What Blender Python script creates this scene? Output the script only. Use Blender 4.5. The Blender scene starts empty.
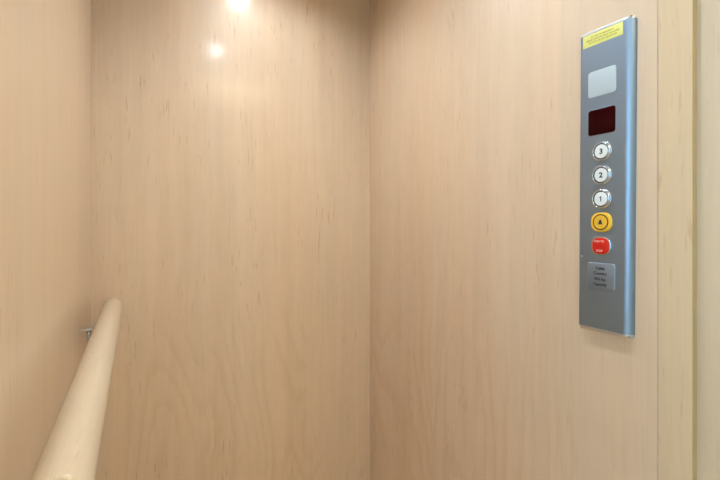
import bpy, bmesh, math, random
from mathutils import Matrix, Vector
random.seed(7)
scene = bpy.context.scene
COL = scene.collection
PI = math.pi

# ------------------------------------------------------------------ layout (metres, floor at z = 0)
CAM_H = 1.15
XL, XR, YB = -0.1195, 0.857, 1.55          # left, right and back wall faces of the cabin
YF = 0.25                                   # front edge of the cabin
ZC = CAM_H + 0.97                           # cabin ceiling

# ------------------------------------------------------------------ helpers
def link(name, bm, mat=None, parent=None, smooth=False, bevel=0.0, seg=3):
    me = bpy.data.meshes.new(name)
    bmesh.ops.recalc_face_normals(bm, faces=bm.faces[:])
    bm.to_mesh(me); bm.free()
    o = bpy.data.objects.new(name, me)
    COL.objects.link(o)
    if mat: me.materials.append(mat)
    if parent: o.parent = parent
    if smooth:
        for p in me.polygons: p.use_smooth = True
    if bevel:
        b = o.modifiers.new('bevel', 'BEVEL'); b.width = bevel; b.segments = seg
        b.limit_method = 'ANGLE'; b.angle_limit = math.radians(40)
        b.harden_normals = False
    return o

def smooth_by_angle(o, deg=35):
    me = o.data
    for p in me.polygons: p.use_smooth = True
    bm = bmesh.new(); bm.from_mesh(me)
    for e in bm.edges:
        if len(e.link_faces) == 2 and e.calc_face_angle(0) > math.radians(deg): e.smooth = False
    bm.to_mesh(me); bm.free()

def tag(o, label=None, cat=None, group=None, kind=None):
    if label: o['label'] = label
    if cat: o['category'] = cat
    if group: o['group'] = group
    if kind: o['kind'] = kind
    return o

def empty(name, loc=(0, 0, 0)):
    o = bpy.data.objects.new(name, None); COL.objects.link(o)
    o.location = loc; o.empty_display_size = 0.05
    return o

def add_box(bm, x0, x1, y0, y1, z0, z1):
    v = [bm.verts.new((x, y, z)) for z in (z0, z1) for y in (y0, y1) for x in (x0, x1)]
    for f in ((0, 2, 3, 1), (4, 5, 7, 6), (0, 1, 5, 4), (2, 6, 7, 3), (0, 4, 6, 2), (1, 3, 7, 5)):
        bm.faces.new([v[i] for i in f])

def box(name, x0, x1, y0, y1, z0, z1, mat, parent=None, bevel=0.0):
    bm = bmesh.new(); add_box(bm, x0, x1, y0, y1, z0, z1)
    return link(name, bm, mat, parent, bevel=bevel)

def rrect(w, h, r, n=8, p=2.0):
    """outline of a rounded rectangle centred on the origin"""
    pts = []
    for cx, cy, a0 in ((w/2-r, h/2-r, 0), (-w/2+r, h/2-r, 90), (-w/2+r, -h/2+r, 180), (w/2-r, -h/2+r, 270)):
        for i in range(n + 1):
            a = math.radians(a0 + 90.0*i/n)
            pts.append((cx + r*math.cos(a), cy + r*math.sin(a)))
    return pts

def circle(r, n=48):
    return [(r*math.cos(2*PI*i/n), r*math.sin(2*PI*i/n)) for i in range(n)]

def loft(bm, rings, cap0=True, cap1=True):
    """rings: lists of (x, y, z) with equal counts"""
    R = [[bm.verts.new(p) for p in ring] for ring in rings]
    n = len(R[0])
    for a, b in zip(R, R[1:]):
        for i in range(n):
            bm.faces.new((a[i], a[(i+1) % n], b[(i+1) % n], b[i]))
    if cap0: bm.faces.new(list(reversed(R[0])))
    if cap1: bm.faces.new(R[-1])

def stack(outlines, cx=0, cy=0):
    return [[(cx+x, cy+y, z) for x, y in ol] for ol, z in outlines]

# ------------------------------------------------------------------ materials
def principled(name, base, rough=0.5, metal=0.0, coat=0.0, coat_rough=0.1, **kw):
    m = bpy.data.materials.new(name); m.use_nodes = True
    b = m.node_tree.nodes['Principled BSDF']
    b.inputs['Base Color'].default_value = (*base, 1)
    b.inputs['Roughness'].default_value = rough
    b.inputs['Metallic'].default_value = metal
    b.inputs['Coat Weight'].default_value = coat
    b.inputs['Coat Roughness'].default_value = coat_rough
    for k, v in kw.items():
        b.inputs[k.replace('_', ' ')].default_value = v
    return m

class NG:
    def __init__(s, m): s.t = m.node_tree; s.n = s.t.nodes; s.l = s.t.links
    def new(s, typ, **props):
        n = s.n.new(typ)
        for k, v in props.items(): setattr(n, k, v)
        return n
    def put(s, sock, v):
        if isinstance(v, bpy.types.NodeSocket): s.l.new(v, sock)
        else: sock.default_value = v
    def math(s, op, a, b=None, c=None, clamp=False):
        n = s.new('ShaderNodeMath', operation=op, use_clamp=clamp)
        s.put(n.inputs[0], a)
        if b is not None: s.put(n.inputs[1], b)
        if c is not None: s.put(n.inputs[2], c)
        return n.outputs[0]
    def vec(s, x, y, z):
        n = s.new('ShaderNodeCombineXYZ')
        for i, v in enumerate((x, y, z)): s.put(n.inputs[i], v)
        return n.outputs[0]
    def noise(s, vec, scale=1.0, detail=3.0, rough=0.5, dist=0.0):
        n = s.new('ShaderNodeTexNoise'); s.l.new(vec, n.inputs['Vector'])
        n.inputs['Scale'].default_value = scale; n.inputs['Detail'].default_value = detail
        n.inputs['Roughness'].default_value = rough; n.inputs['Distortion'].default_value = dist
        return n.outputs['Fac']
    def smooth(s, v, lo, hi, a=0.0, b=1.0):
        n = s.new('ShaderNodeMapRange', interpolation_type='SMOOTHSTEP')
        s.put(n.inputs[0], v)
        for i, q in enumerate((lo, hi, a, b)): n.inputs[i+1].default_value = q
        return n.outputs[0]
    def mix(s, fac, a, b, blend='MIX'):
        n = s.new('ShaderNodeMix', data_type='RGBA', blend_type=blend)
        s.put(n.inputs[0], fac)
        s.put(n.inputs[6], a if isinstance(a, bpy.types.NodeSocket) else (*a, 1))
        s.put(n.inputs[7], b if isinstance(b, bpy.types.NodeSocket) else (*b, 1))
        return n.outputs[2]

def maple(name, base, axis, u0=0.0, w=0.473, seed=0.0, along='Z', coat=0.6, coat_rough=0.135,
          cath=0.5, fleck=0.6, tone=0.07, rough=0.42, fine=1.0):
    """sliced maple veneer; u runs across the grain along world/object `axis`, v along the grain"""
    m = principled(name, base, rough, coat=coat, coat_rough=coat_rough)
    g = NG(m); bs = g.n['Principled BSDF']
    tc = g.new('ShaderNodeTexCoord'); sx = g.new('ShaderNodeSeparateXYZ')
    g.l.new(tc.outputs['Object'], sx.inputs[0])
    u = sx.outputs[axis]; v = sx.outputs[along]
    # leaf of veneer
    leaf = g.math('FLOOR', g.math('DIVIDE', g.math('SUBTRACT', u, u0), w))
    wn = g.new('ShaderNodeTexWhiteNoise', noise_dimensions='1D')
    g.put(wn.inputs['W'], g.math('ADD', leaf, seed*3.7+0.31))
    leaf_r = wn.outputs['Value']
    off = g.math('MULTIPLY', leaf_r, 13.0)
    # a slow sideways wander makes the streaks wavy rather than ruled
    wob = g.noise(g.vec(g.math('MULTIPLY', u, 4.0), g.math('MULTIPLY', v, 2.2), g.math('ADD', off, seed)), 1, 2)
    uw = g.math('ADD', u, g.math('MULTIPLY', g.math('SUBTRACT', wob, .5), 0.03))
    P = lambda su, sv, dz: g.vec(g.math('MULTIPLY', uw, su), g.math('MULTIPLY', v, sv), g.math('ADD', off, seed + dz))
    fine_n = g.noise(P(210, 5, 1.0), 1, 3, .6)
    mid_n = g.noise(P(34, 1.3, 2.0), 1, 3, .55)
    broad = g.noise(P(7, .7, 3.0), 1, 2, .5)
    mott = g.noise(P(22, 9, 4.0), 1, 3, .6)
    # cathedral figure: contour lines of a stretched hump field
    field = g.noise(P(3.6, .85, 5.0), 1, 1.2, .4, .25)
    jag = g.noise(P(60, 26, 6.0), 1, 2, .6)
    ph = g.math('ADD', g.math('MULTIPLY', field, 17.0), g.math('MULTIPLY', jag, .55))
    fr = g.math('FRACT', ph)
    line = g.math('MULTIPLY', g.smooth(fr, .0, .78, 0, 1), g.smooth(fr, .86, 1.0, 1, 0))
    line = g.math('POWER', line, 4.0)
    cmask = g.smooth(g.noise(P(4.5, 1.1, 9.0), 1, 1), .42, .58)
    if along == 'Z': cmask = g.math('MULTIPLY', cmask, g.smooth(v, .62, 1.0, 1.0, 0.0))
    # short dark mineral flecks
    fl = g.smooth(g.noise(P(120, 12, 11.0), 1, 2, .55), .60, .74)
    fmask = g.smooth(g.noise(P(9, 2.2, 14.0), 1, 2), .42, .62)
    flk = g.math('MULTIPLY', fl, fmask)
    val = g.math('ADD', 1.0, g.math('MULTIPLY', g.math('SUBTRACT', fine_n, .5), .13*fine))
    val = g.math('ADD', val, g.math('MULTIPLY', g.math('SUBTRACT', mid_n, .5), .17))
    val = g.math('ADD', val, g.math('MULTIPLY', g.math('SUBTRACT', broad, .5), .16))
    val = g.math('ADD', val, g.math('MULTIPLY', g.math('SUBTRACT', mott, .5), .09))
    val = g.math('ADD', val, g.math('MULTIPLY', g.math('SUBTRACT', leaf_r, .5), tone))
    vc = g.vec(val, val, val)
    col = g.mix(1.0, base, vc, 'MULTIPLY')
    warm = g.smooth(g.noise(P(5.5, .8, 21.0), 1, 2), .35, .7, 0, .55)
    col = g.mix(warm, col, g.mix(1.0, col, (1.02, .96, .90), 'MULTIPLY'))
    dk = g.math('MULTIPLY', g.math('MULTIPLY', line, cmask), cath)
    col = g.mix(dk, col, g.mix(1.0, col, (.80, .70, .58), 'MULTIPLY'))
    col = g.mix(g.math('MULTIPLY', flk, fleck), col, g.mix(1.0, col, (.70, .57, .45), 'MULTIPLY'))
    g.l.new(col, bs.inputs['Base Color'])
    g.put(bs.inputs['Roughness'], g.math('ADD', rough-.05, g.math('MULTIPLY', mid_n, .1)))
    bp = g.new('ShaderNodeBump'); bp.inputs['Strength'].default_value = .06; bp.inputs['Distance'].default_value = .001
    g.l.new(fine_n, bp.inputs['Height']); g.l.new(bp.outputs[0], bs.inputs['Normal'])
    return m

def brushed(name, base, rough=.34, metal=.8, along=1):
    m = principled(name, base, rough, metal)
    g = NG(m); bs = g.n['Principled BSDF']
    tc = g.new('ShaderNodeTexCoord'); mp = g.new('ShaderNodeMapping')
    sc = [900, 900, 900]; sc[along] = 6
    mp.inputs['Scale'].default_value = sc
    g.l.new(tc.outputs['Object'], mp.inputs['Vector'])
    n = g.noise(mp.outputs[0], 1, 2)
    v = g.math('ADD', .98, g.math('MULTIPLY', n, .04))
    g.l.new(g.mix(1.0, base, g.vec(v, v, v), 'MULTIPLY'), bs.inputs['Base Color'])
    g.put(bs.inputs['Roughness'], g.math('ADD', rough-.02, g.math('MULTIPLY', n, .04)))
    return m

MAPLE = (.67, .535, .392)
M_back = maple('maple_veneer_back', MAPLE, 'X', u0=.23, w=.47, seed=1.0, tone=.03, cath=.24, coat_rough=.155, fleck=.6)
M_left = maple('maple_veneer_left', MAPLE, 'Y', u0=.30, w=.46, seed=4.0, tone=.08, cath=.1, fleck=.35)
M_right = maple('maple_veneer_right', MAPLE, 'Y', u0=.654-.473, w=.473, seed=7.3, tone=.15, cath=.26, fleck=.5)
M_stile = maple('maple_stile', (.66, .53, .355), 'Y', u0=.2, w=.6, seed=11.0, cath=.1, fleck=.4, tone=0)
M_jamb = maple('maple_jamb', (.61, .505, .365), 'Y', u0=0, w=.9, seed=15.0, cath=.15, fleck=.4, tone=0)
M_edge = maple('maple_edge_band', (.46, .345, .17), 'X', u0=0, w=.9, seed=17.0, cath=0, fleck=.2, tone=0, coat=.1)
M_rail = maple('maple_rail', (.64, .56, .44), 'X', u0=-1, w=4, seed=19.0, along='Y', cath=.1, fleck=.5, tone=0, rough=.35, coat=.5, coat_rough=.12)
M_ceil = maple('maple_ceiling', (.70, .53, .36), 'X', u0=0, w=.5, seed=27.0, along='Y', cath=.1)
M_floor = maple('floor_boards', (.66, .46, .26), 'X', u0=0, w=.12, seed=23.0, along='Y', tone=.25)
M_wallw = principled('landing_paint', (.72, .71, .68), .8)
M_alu = brushed('panel_aluminium', (.262, .36, .485), .47, 1.0)
M_cap = brushed('end_cap_metal', (.60, .64, .68), .38, .85, along=0)
M_chrome = principled('chrome', (.53, .60, .65), .24, 1.0)
M_dark = principled('dark_gap', (.03, .03, .035), .6)
M_white = principled('button_white', (.78, .84, .86), .3, coat=.3)
M_lens = principled('frosted_lens', (.45, .55, .61), .35, coat=.3)
M_disp = principled('display_tint', (.022, .0008, .0015), .12, Specular_IOR_Level=.08)
M_yellow = principled('button_yellow', (.84, .52, .03), .35, coat=.3)
M_ydisc = principled('button_yellow_cap', (.78, .47, .04), .35, coat=.3)
M_red = principled('button_red', (.60, .010, .003), .35, coat=.15)
M_pink = principled('red_lettering', (.95, .45, .38), .5)
M_black = principled('ink_black', (.025, .03, .035), .6)
M_ink = principled('ink_olive', (.30, .27, .03), .7)
M_sticker = principled('sticker_yellow', (.74, .74, .22), .5)
M_plate = brushed('plate_metal', (.255, .335, .44), .46, .8, along=0)
M_ceram = principled('trim_white', (.85, .84, .82), .35)
M_steel = principled('bracket_steel', (.62, .70, .76), .2, 1.0)
M_vinyl = principled('window_vinyl', (.85, .85, .84), .4)
M_lamp = bpy.data.materials.new('lamp_lens'); M_lamp.use_nodes = True
_b = M_lamp.node_tree.nodes['Principled BSDF']
_b.inputs['Base Color'].default_value = (.9, .88, .85, 1)
_b.inputs['Emission Color'].default_value = (.95, .98, 1.0, 1)
_b.inputs['Emission Strength'].default_value = 470.0

# ------------------------------------------------------------------ cabin shell
def structure(o): o['kind'] = 'structure'; return o
T = .02
structure(box('wall_back', XL-T, XR+T, YB, YB+T, 0, ZC, M_back))
structure(box('wall_left', XL-T, XL, YF, YB, 0, ZC, M_left))
structure(box('wall_right', XR, XR+T, .4500, YB, 0, ZC, M_right, bevel=.0006))
structure(box('trim_1', XR, XR+T, .3937, .4488, 0, ZC, M_stile))
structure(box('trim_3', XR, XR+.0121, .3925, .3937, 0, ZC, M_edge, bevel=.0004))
structure(box('trim_2', XR+.0121, XR+T+.012, YF, .3924, 0, ZC, M_jamb))
structure(box('floor', XL-T, XR+T+.012, YF, YB+T, -.03, 0, M_floor))

# ceiling with two round cut-outs for the downlights
LX, LY = .393, (1.229, .6475)
R_HOLE = .046
def ceiling():
    bm = bmesh.new(); s = .07
    X0, X1, Y0, Y1 = XL-T, XR+T+.012, YF, YB+T
    ys = [Y0]
    for y in sorted(LY): ys += [y-s, y+s]
    ys.append(Y1)
    def quad(xa, xb, ya, yb):
        bm.faces.new([bm.verts.new(p) for p in ((xa, ya, ZC), (xa, yb, ZC), (xb, yb, ZC), (xb, ya, ZC))])
    for i in range(len(ys)-1):
        ya, yb = ys[i], ys[i+1]
        if i % 2 == 0: quad(X0, X1, ya, yb)
        else:
            quad(X0, LX-s, ya, yb); quad(LX+s, X1, ya, yb)
            cy = (ya+yb)/2; n = 48; inn = []; out = []; up = []
            for k in range(n):
                a = 2*PI*k/n; c, d = math.cos(a), math.sin(a); q = s/max(abs(c), abs(d))
                inn.append(bm.verts.new((LX+R_HOLE*c, cy+R_HOLE*d, ZC)))
                out.append(bm.verts.new((LX+q*c, cy+q*d, ZC)))
                up.append(bm.verts.new((LX+R_HOLE*c, cy+R_HOLE*d, ZC+.012)))
            for k in range(n):
                j = (k+1) % n
                bm.faces.new((inn[k], out[k], out[j], inn[j])); bm.faces.new((up[k], inn[k], inn[j], up[j]))
    add_box(bm, X0, X1, Y0, Y1, ZC+.10, ZC+.11)
    bmesh.ops.remove_doubles(bm, verts=bm.verts[:], dist=1e-5)
    return link('ceiling', bm, M_ceil)
structure(ceiling())

# ------------------------------------------------------------------ downlights
def downlight(y, power, label):
    t = empty('ceiling_light', (LX, y, ZC))
    tag(t, label, 'light', 'recessed downlights in the cabin ceiling')
    bm = bmesh.new()          # trim ring just below the ceiling, baffle going up inside the hole
    prof = [(.058, -.0002), (.057, -.003), (.047, -.004), (.043, -.002), (.041, .004), (.036, .024), (.0355, .05), (.001, .05)]
    loft(bm, [[(r*c, r*d, z) for c, d in circle(1, 48)] for r, z in prof], cap0=False)
    o = link('trim_ring', bm, M_ceram, t, smooth=True); smooth_by_angle(o, 40)
    bm = bmesh.new()
    prof = [(.024, .049), (.024, .020), (.0165, .0165), (.0165, .0120), (.0135, .0095), (.007, .008), (.001, .0076)]
    loft(bm, [[(r*c, r*d, z) for c, d in circle(1, 32)] for r, z in prof])
    link('lamp_lens', bm, M_lamp, t, smooth=True)
    ld = bpy.data.lights.new('downlight_beam', 'SPOT')
    ld.energy = power; ld.color = (.80, .95, 1.10); ld.spot_size = math.radians(152); ld.spot_blend = 1.0
    ld.shadow_soft_size = .012
    lo = bpy.data.objects.new('downlight_beam', ld); COL.objects.link(lo)
    lo.parent = t; lo.location = (0, 0, .0075)
    return t
downlight(LY[0], 3.0, 'recessed round white downlight in the cabin ceiling nearest the back wall')
downlight(LY[1], 11.5, 'recessed round white downlight in the cabin ceiling nearest the doorway')

# ------------------------------------------------------------------ control panel
PANEL = empty('control_panel')
ta = math.radians(.44)
a = Vector((0, -1, 0)); b = Vector((0, 0, 1)); c = Vector((-1, 0, 0))
a2 = a*math.cos(ta) - b*math.sin(ta); b2 = b*math.cos(ta) + a*math.sin(ta)
PANEL.matrix_world = Matrix(((a2.x, b2.x, c.x, XR), (a2.y, b2.y, c.y, .545), (a2.z, b2.z, c.z, CAM_H+.098), (0, 0, 0, 1)))
tag(PANEL, 'tall narrow brushed grey metal lift control panel with buttons on the right wall', 'control panel')
mm = .001
TH = 16*mm; AL, AR = -52*mm, 57*mm; RB = 15*mm; RL = 4*mm
def profile(inset=0.0):
    pts = []
    n = 10
    pts.append((AL, 0))
    for i in range(n+1):
        q = PI/2*i/n
        pts.append((AL+RL - RL*math.cos(q), TH - RL + RL*math.sin(q)))
    for i in range(n+1):
        q = PI/2*i/n
        pts.append((AR-RB + RB*math.sin(q), TH*math.cos(q)))
    cxm = (AL+AR)/2; hw = (AR-AL)/2
    return [(cxm+(x-cxm)*(hw-inset)/hw, max(0, z*(TH-inset)/TH)) for x, z in pts]
B0, B1 = -304*mm, 305.6*mm
bm = bmesh.new()
loft(bm, [[(x, y, z) for x, z in profile()] for y in (B0, B1)])
h = link('housing', bm, M_alu, PANEL, smooth=True); smooth_by_angle(h, 30)
for s, e in ((1, B1), (-1, B0)):
    bm = bmesh.new()
    rings = [[(x, e, z) for x, z in profile(2.2*mm)], [(x, e+s*1.7*mm, z) for x, z in profile(2.2*mm)],
             [(x, e+s*1.75*mm, z) for x, z in profile(1.0*mm)]]
    for i in range(1, 8):
        q = PI/2*i/7
        rings.append([(x, e + s*(1.75*mm + .6*mm + 5.3*mm*math.sin(q)), z) for x, z in profile(1.0*mm + 6.0*mm*(1-math.cos(q)))])
    loft(bm, rings)
    o = link('end_cap', bm, M_cap, PANEL, smooth=True); smooth_by_angle(o, 42)
    # the screw that holds the cap, on the rounded corner
    for x in (AR-6*mm,):
        bm = bmesh.new()
        ring = circle(2.6*mm, 20)
        loft(bm, stack([(ring, 0), (ring, 1.0*mm), (circle(2.0*mm, 20), 1.6*mm)]))
        sc = link('screw', bm, M_chrome, o, smooth=False)
        sc.location = (x, e+s*4.2*mm, 10.2*mm)
        nrm = Vector((.45 if x > 0 else -.45, s*.55, .75)).normalized()
        sc.rotation_euler = Vector((0, 0, 1)).rotation_difference(nrm).to_euler()

FZ = TH          # z of the front face
def raised(name, w, h, r, z0, z1, mat, cx, cy, parent=PANEL, bev=.6*mm, n=8):
    bm = bmesh.new()
    loft(bm, stack([(rrect(w, h, r, n), z0), (rrect(w, h, r, n), z1-bev), (rrect(w-.6*bev, h-.6*bev, r-.3*bev, n), z1-.3*bev), (rrect(w-2*bev, h-2*bev, max(r-bev, .0003), n), z1)]))
    for f in bm.faces: f.smooth = len(f.verts) == 4
    bmesh.ops.translate(bm, verts=bm.verts[:], vec=(cx, cy, 0))
    o = link(name, bm, mat, parent); smooth_by_angle(o, 50); return o

def text(name, body, size, cx, cy, z, mat, parent, bold=.0, sx=1.0, spacing=1.0, extrude=.00008):
    cu = bpy.data.curves.new(name, 'FONT'); cu.body = body; cu.size = size
    cu.align_x = 'CENTER'; cu.align_y = 'CENTER'; cu.extrude = extrude; cu.offset = bold
    cu.space_character = spacing; cu.resolution_u = 4
    tmp = bpy.data.objects.new('tmp', cu); COL.objects.link(tmp)
    dg = bpy.context.evaluated_depsgraph_get(); dg.update()
    me = bpy.data.meshes.new_from_object(tmp.evaluated_get(dg))
    bpy.data.objects.remove(tmp); bpy.data.curves.remove(cu)
    me.name = name; me.materials.clear(); me.materials.append(mat)
    xs = [v.co.x for v in me.vertices]; ys = [v.co.y for v in me.vertices]
    mx, my = (min(xs)+max(xs))/2, (min(ys)+max(ys))/2
    for v in me.vertices:
        v.co = Vector((cx + (v.co.x-mx)*sx, cy + (v.co.y-my), z + v.co.z + extrude))
    o = bpy.data.objects.new(name, me); COL.objects.link(o); o.parent = parent
    return o

# warning sticker
st = raised('warning_sticker', 84*mm, 25.4*mm, 1.5*mm, FZ-.05*mm, FZ+.25*mm, M_sticker, -3.2*mm, 292.2*mm, bev=.1*mm)
st['label'] = 'yellow warning sticker with three lines of small print'
for i, (ln, sz) in enumerate((('IN CASE OF EMERGENCY', 4.6), ('REMAIN CALM AND PRESS THE ALARM', 4.6), ('BUTTON OR USE TELEPHONE', 4.6))):
    text('lettering', ln, sz*mm, -3.2*mm + (0, 0, 1)[i]*mm, (298.0-5.6*i)*mm, FZ+.25*mm, M_ink, st, bold=.00006, sx=(.95, .86, .95)[i])

# frosted lens
lens = raised('light_lens', 59*mm, 53.4*mm, 6*mm, FZ-.1*mm, FZ+.9*mm, M_lens, -3*mm, 198.6*mm, bev=.5*mm)
lens['label'] = 'pale frosted light lens'
# position display: dark bezel and tinted window
gap = raised('display_bezel', 60*mm, 55*mm, 6.5*mm, FZ-.1*mm, FZ+.35*mm, M_alu, -3*mm, 119.4*mm, bev=.3*mm)
raised('display_window', 57.6*mm, 52.4*mm, 5.5*mm, FZ, FZ+.75*mm, M_disp, -3*mm, 119.4*mm, gap, bev=.3*mm)['label'] = 'dark red tinted display window'

# round numbered buttons
def button(name, num, cy, label):
    root = raised(name, 40.5*mm, 39.5*mm, 17.5*mm, FZ-.2*mm, FZ+2.2*mm, M_chrome, -1.2*mm, cy, bev=.8*mm, n=14)
    root['label'] = label
    cx = -2.2*mm
    # flared chrome collar, dark well, white disc
    bm = bmesh.new()
    prof = [(19.2, 1.9), (18.4, 4.2), (17.6, 5.0), (17.2, 5.2), (16.4, 4.6), (16.3, 2.5)]
    loft(bm, stack([(circle(r*mm), FZ+z*mm) for r, z in prof], cx+.8*mm, cy), cap0=False, cap1=False)
    o = link('collar', bm, M_chrome, root, smooth=True); smooth_by_angle(o, 60)
    bm = bmesh.new(); loft(bm, stack([(circle(16.4*mm), FZ+2.3*mm), (circle(16.4*mm), FZ+2.6*mm)], cx+.8*mm, cy))
    link('well', bm, M_dark, root)
    bm = bmesh.new(); loft(bm, stack([(circle(13.9*mm), FZ+2.5*mm), (circle(13.9*mm), FZ+3.7*mm), (circle(13.6*mm), FZ+4.0*mm), (circle(13.0*mm), FZ+4.1*mm)], cx+.8*mm, cy))
    d = link('button_face', bm, M_white, root, smooth=True); smooth_by_angle(d, 30); d['label'] = 'white button face'
    if num == '1':
        one = [(-.9, -5.3), (1.2, -5.3), (1.2, 5.3), (-.3, 5.3), (-.9, 4.2), (-2.7, 3.2), (-2.7, 1.5), (-.9, 2.3)]
        bm = bmesh.new()
        loft(bm, stack([([(x*mm, y*mm) for x, y in one], FZ+4.1*mm), ([(x*mm, y*mm) for x, y in one], FZ+4.25*mm)], cx+1.0*mm, cy))
        link('numeral', bm, M_black, root)
    else:
        text('numeral', num, 14.6*mm, cx+.8*mm, cy, FZ+4.1*mm, M_black, root, bold=.0006)
    return root
button('floor_button', '3', 57.6*mm, 'chrome rimmed white button numbered 3')
button('floor_button', '2', 9.6*mm, 'chrome rimmed white button numbered 2')
button('floor_button', '1', -38.8*mm, 'chrome rimmed white button numbered 1')

# yellow alarm button
cy = -86.2*mm
al = raised('alarm_button', 43*mm, 38.5*mm, 16*mm, FZ-.2*mm, FZ+4.4*mm, M_yellow, -.8*mm, cy, bev=2.0*mm, n=14)
al['label'] = 'yellow alarm button with a bell'
bm = bmesh.new(); loft(bm, stack([(circle(16.5*mm), FZ+4.2*mm), (circle(16.5*mm), FZ+4.5*mm)], -1.0*mm, cy)); link('well', bm, principled('groove_brown', (.09, .045, .005), .6), al)
bm = bmesh.new(); loft(bm, stack([(circle(13.8*mm), FZ+4.3*mm), (circle(13.8*mm), FZ+5.0*mm), (circle(13.3*mm), FZ+5.3*mm)], -1.0*mm, cy)); link('button_face', bm, M_ydisc, al)
bell = [(-4.6, -3.6), (4.6, -3.6), (4.2, -2.4), (3.0, -1.2), (2.6, 2.0), (1.6, 3.8), (.7, 4.3), (.6, 5.4), (-.6, 5.4), (-.7, 4.3), (-1.6, 3.8), (-2.6, 2.0), (-3.0, -1.2), (-4.2, -2.4)]
bm = bmesh.new()
loft(bm, stack([([(1.15*x*mm, 1.15*y*mm) for x, y in bell], FZ+5.3*mm), ([(1.15*x*mm, 1.15*y*mm) for x, y in bell], FZ+5.45*mm)], -1.0*mm, cy-.4*mm))
link('bell_symbol', bm, M_black, al)

# red stop button
cy = -134.2*mm
sb = raised('stop_button', 41*mm, 37.5*mm, 15.5*mm, FZ-.2*mm, FZ+3.4*mm, M_chrome, -1.0*mm, cy, bev=1.4*mm, n=14)
sb['label'] = 'chrome rimmed red stop button'
rc = raised('button_face', 35*mm, 33*mm, 13*mm, FZ+3.0*mm, FZ+5.6*mm, M_red, -.8*mm, cy, sb, bev=.9*mm, n=14)
rc['label'] = 'red button face'
text('lettering', 'PUSH TO', 5.4*mm, -3.2*mm, cy+9.2*mm, FZ+5.6*mm, M_pink, sb, bold=.00025, sx=.95)
text('lettering', 'STOP', 5.8*mm, -2.0*mm, cy-10.0*mm, FZ+5.6*mm, M_pink, sb, bold=.00025)

# capacity plate
cp = raised('capacity_plate', 58.5*mm, 55*mm, 6*mm, FZ-.1*mm, FZ+1.9*mm, M_plate, -1.7*mm, -196.6*mm, bev=1.5*mm)
cp['label'] = 'small square capacity plate with four lines of text'
for i, (ln, sx) in enumerate((('Cable', 1.0), ('Country', 1.0), ('950 lbs.', 1.0), ('Capacity', 1.0))):
    text('lettering', ln, 8.2*mm, -2.6*mm, (-180.2-11.1*i)*mm, FZ+1.9*mm, M_black, cp, bold=.0003, sx=sx)
# small rivet at the edge of the face
bm = bmesh.new(); loft(bm, stack([(circle(1.6*mm, 16), FZ-.1*mm), (circle(1.6*mm, 16), FZ+.3*mm), (circle(1.0*mm, 16), FZ+.6*mm)], -45*mm, -158*mm)); link('rivet', bm, M_chrome, PANEL)

# ------------------------------------------------------------------ handrail
RX, RZ, RR = -.0608, CAM_H-.2420, .0260
rail = empty('handrail', (RX, 1.0, RZ))
tag(rail, 'round pale maple handrail along the left wall', 'handrail')
bm = bmesh.new()
Y0, Y1 = .452-1.0, 1.545-1.0
prof = [(.0005, Y0), (RR-.006, Y0)]
for i in range(1, 6):
    q = PI/2*i/5; prof.append((RR-.005+.005*math.sin(q), Y0+.005-.005*math.cos(q)))
for i in range(1, 24): prof.append((RR, Y0+.005+(Y1-.012-Y0-.005)*i/24))
for i in range(0, 6):
    q = PI/2*i/5; prof.append((RR-.012+.012*math.cos(q), Y1-.012+.012*math.sin(q)))
loft(bm, [[(r*cc, y, r*dd) for cc, dd in circle(1, 56)] for r, y in prof])
o = link('rail', bm, M_rail, rail, smooth=True); smooth_by_angle(o, 40)
bm = bmesh.new()
loft(bm, [[(r*cc, y, r*dd) for cc, dd in circle(1, 40)] for r, y in ((.0165, Y0-.0002), (.0165, Y0-.0018), (.015, Y0-.0026), (.0005, Y0-.0030))])
link('end_plug', bm, M_steel, rail, smooth=False)['label'] = 'metal end plug'
# bracket: arm from the wall to the rail, post below it hooking under the rail
br = empty('bracket', (0, 0, 0)); br.parent = rail
YBK, ZBK = 1.276, CAM_H-.2530
bm = bmesh.new()
add_box(bm, XL-RX+.0003, -.0262, YBK-1-.010, YBK-1+.010, ZBK-RZ-.0035, ZBK-RZ+.0002)
link('arm', bm, M_steel, br, bevel=.0008)
bm = bmesh.new()
px = -.0420
path = [Vector((px, YBK-1, ZBK-RZ-.003)), Vector((px, YBK-1, ZBK-RZ-.024))]
for i in range(1, 9):
    q = PI/2*i/8; path.append(Vector((px+.012*(1-math.cos(q)), YBK-1, ZBK-RZ-.024-.012*math.sin(q))))
path.append(Vector((-.004, YBK-1, ZBK-RZ-.036)))
path.append(Vector((0, YBK-1, ZBK-RZ-.033))); path.append(Vector((.001, YBK-1, -RR+.0002)))
rings = []
for i, p in enumerate(path):
    d = (path[min(i+1, len(path)-1)] - path[max(i-1, 0)]).normalized()
    e1 = Vector((0, 1, 0)); e2 = d.cross(e1).normalized()
    rings.append([tuple(p + (e1*x + e2*y)) for x, y in circle(.0055, 20)])
loft(bm, rings); link('post', bm, M_steel, br, smooth=True)

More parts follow.
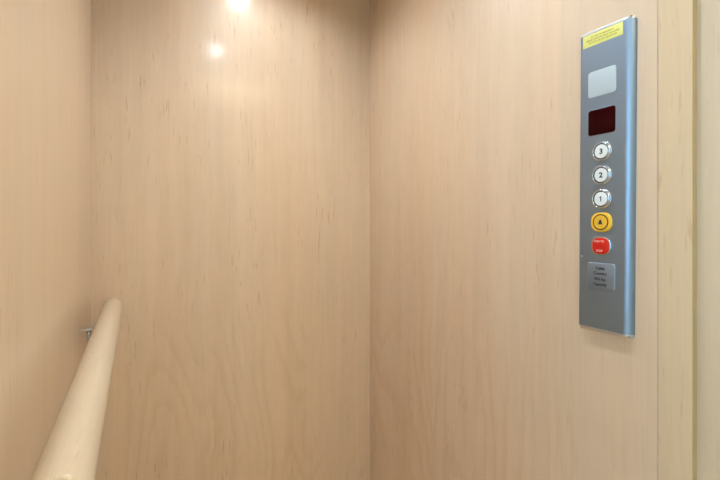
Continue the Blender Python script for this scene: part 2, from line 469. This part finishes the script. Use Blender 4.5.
# ------------------------------------------------------------------ landing behind the camera
LX0, LX1, LY0, LZ = -1.5, 1.75, -2.7, 2.5
structure(box('floor_landing', LX0, LX1, LY0, YF-.001, -.03, 0, M_floor))
structure(box('ceiling_landing', LX0-.05, LX1+.05, LY0-.05, YF-.001, LZ, LZ+.03, M_wallw))
structure(box('wall_landing_right', LX1, LX1+.05, LY0, YF, 0, LZ, M_wallw))
def front_wall():
    bm = bmesh.new()
    add_box(bm, LX0, XL-T-.001, YF-.10, YF-.001, 0, LZ)
    add_box(bm, XR+T+.013, LX1, YF-.10, YF-.001, 0, LZ)
    add_box(bm, XL-T-.001, XR+T+.013, YF-.10, YF-.001, ZC+.001, LZ)
    return link('wall_front', bm, M_wallw)
structure(front_wall())
def wall_with_opening(name, axis, p0, p1, a0, a1, o0, o1, z0, z1):
    bm = bmesh.new()
    def bx(b0, b1, c0, c1):
        if axis == 'Y': add_box(bm, b0, b1, p0, p1, c0, c1)
        else: add_box(bm, p0, p1, b0, b1, c0, c1)
    bx(a0, o0, 0, LZ); bx(o1, a1, 0, LZ); bx(o0, o1, 0, z0); bx(o0, o1, z1, LZ)
    return structure(link(name, bm, M_wallw))
def window(name, axis, p0, p1, o0, o1, z0, z1):
    bm = bmesh.new(); f = .05
    def bx(b0, b1, c0, c1):
        if axis == 'Y': add_box(bm, b0, b1, p0, p1, c0, c1)
        else: add_box(bm, p0, p1, b0, b1, c0, c1)
    bx(o0, o0+f, z0, z1); bx(o1-f, o1, z0, z1); bx(o0+f, o1-f, z0, z0+f); bx(o0+f, o1-f, z1-f, z1)
    return structure(link(name, bm, M_vinyl))
structure(box('wall_landing_back', LX0, LX1, LY0-.05, LY0, 0, LZ, M_wallw))
wall_with_opening('wall_landing_left', 'X', LX0-.05, LX0, LY0, YF, -2.45, -.08, .75, 2.3)
window('unseen_window_1', 'X', LX0-.04, LX0-.01, -2.45, -.08, .75, 2.3)  # unseen window, added and sized to send blue daylight into the cabin
lamp = empty('fill_lamp', (.8, -.8, LZ))  # added fill light on the unseen landing, brightens the lower cabin walls
tag(lamp, 'round glowing dome added as fill light on the unseen landing ceiling', 'fill lamp')
bm = bmesh.new()
loft(bm, [[(r_*cc, r_*dd, z) for cc, dd in circle(1, 40)] for r_, z in ((.37, -.0002), (.37, -.022), (.365, -.026), (.001, -.026))])
link('base', bm, M_ceram, lamp)
bm = bmesh.new()
loft(bm, [[(.36*math.cos(q)*cc, .36*math.cos(q)*dd, -.0265-.085*math.sin(q)) for cc, dd in circle(1, 40)] for q in [PI/2*k/9*.995 for k in range(10)]])
M_dome = principled('fill_lamp_dome', (.9, .88, .84), .4)
M_dome.node_tree.nodes['Principled BSDF'].inputs['Emission Color'].default_value = (1.0, .80, .48, 1)
M_dome.node_tree.nodes['Principled BSDF'].inputs['Emission Strength'].default_value = 15.0
link('glow_dome', bm, M_dome, lamp, smooth=True)
def portal(loc, rot, sx, sy):
    ld = bpy.data.lights.new('daylight_portal', 'AREA'); ld.shape = 'RECTANGLE'; ld.size = sx; ld.size_y = sy
    ld.cycles.is_portal = True
    o = bpy.data.objects.new('daylight_portal', ld); COL.objects.link(o); o.location = loc; o.rotation_euler = rot
portal((LX0-.06, -1.265, 1.525), (PI/2, 0, PI/2), 2.37, 1.55)
scene_w = bpy.data.worlds.new('sky'); scene.world = scene_w; scene_w.use_nodes = True
bg = scene_w.node_tree.nodes['Background']
bg.inputs[0].default_value = (.52, .80, 1.0, 1); bg.inputs[1].default_value = 4.6

# ------------------------------------------------------------------ camera
cam = bpy.data.cameras.new('camera'); co = bpy.data.objects.new('camera', cam); COL.objects.link(co)
cam.sensor_width = 36; cam.lens = 430/720*36; cam.shift_y = -12/720; cam.clip_start = .01
co.location = (0, 0, CAM_H); co.rotation_euler = (PI/2, 0, -math.radians(27.62))
scene.camera = co
vs = scene.view_settings
vs.view_transform = 'Standard'; vs.look = 'None'; vs.gamma = 1.0; vs.use_curve_mapping = False
vs.exposure = 0.21
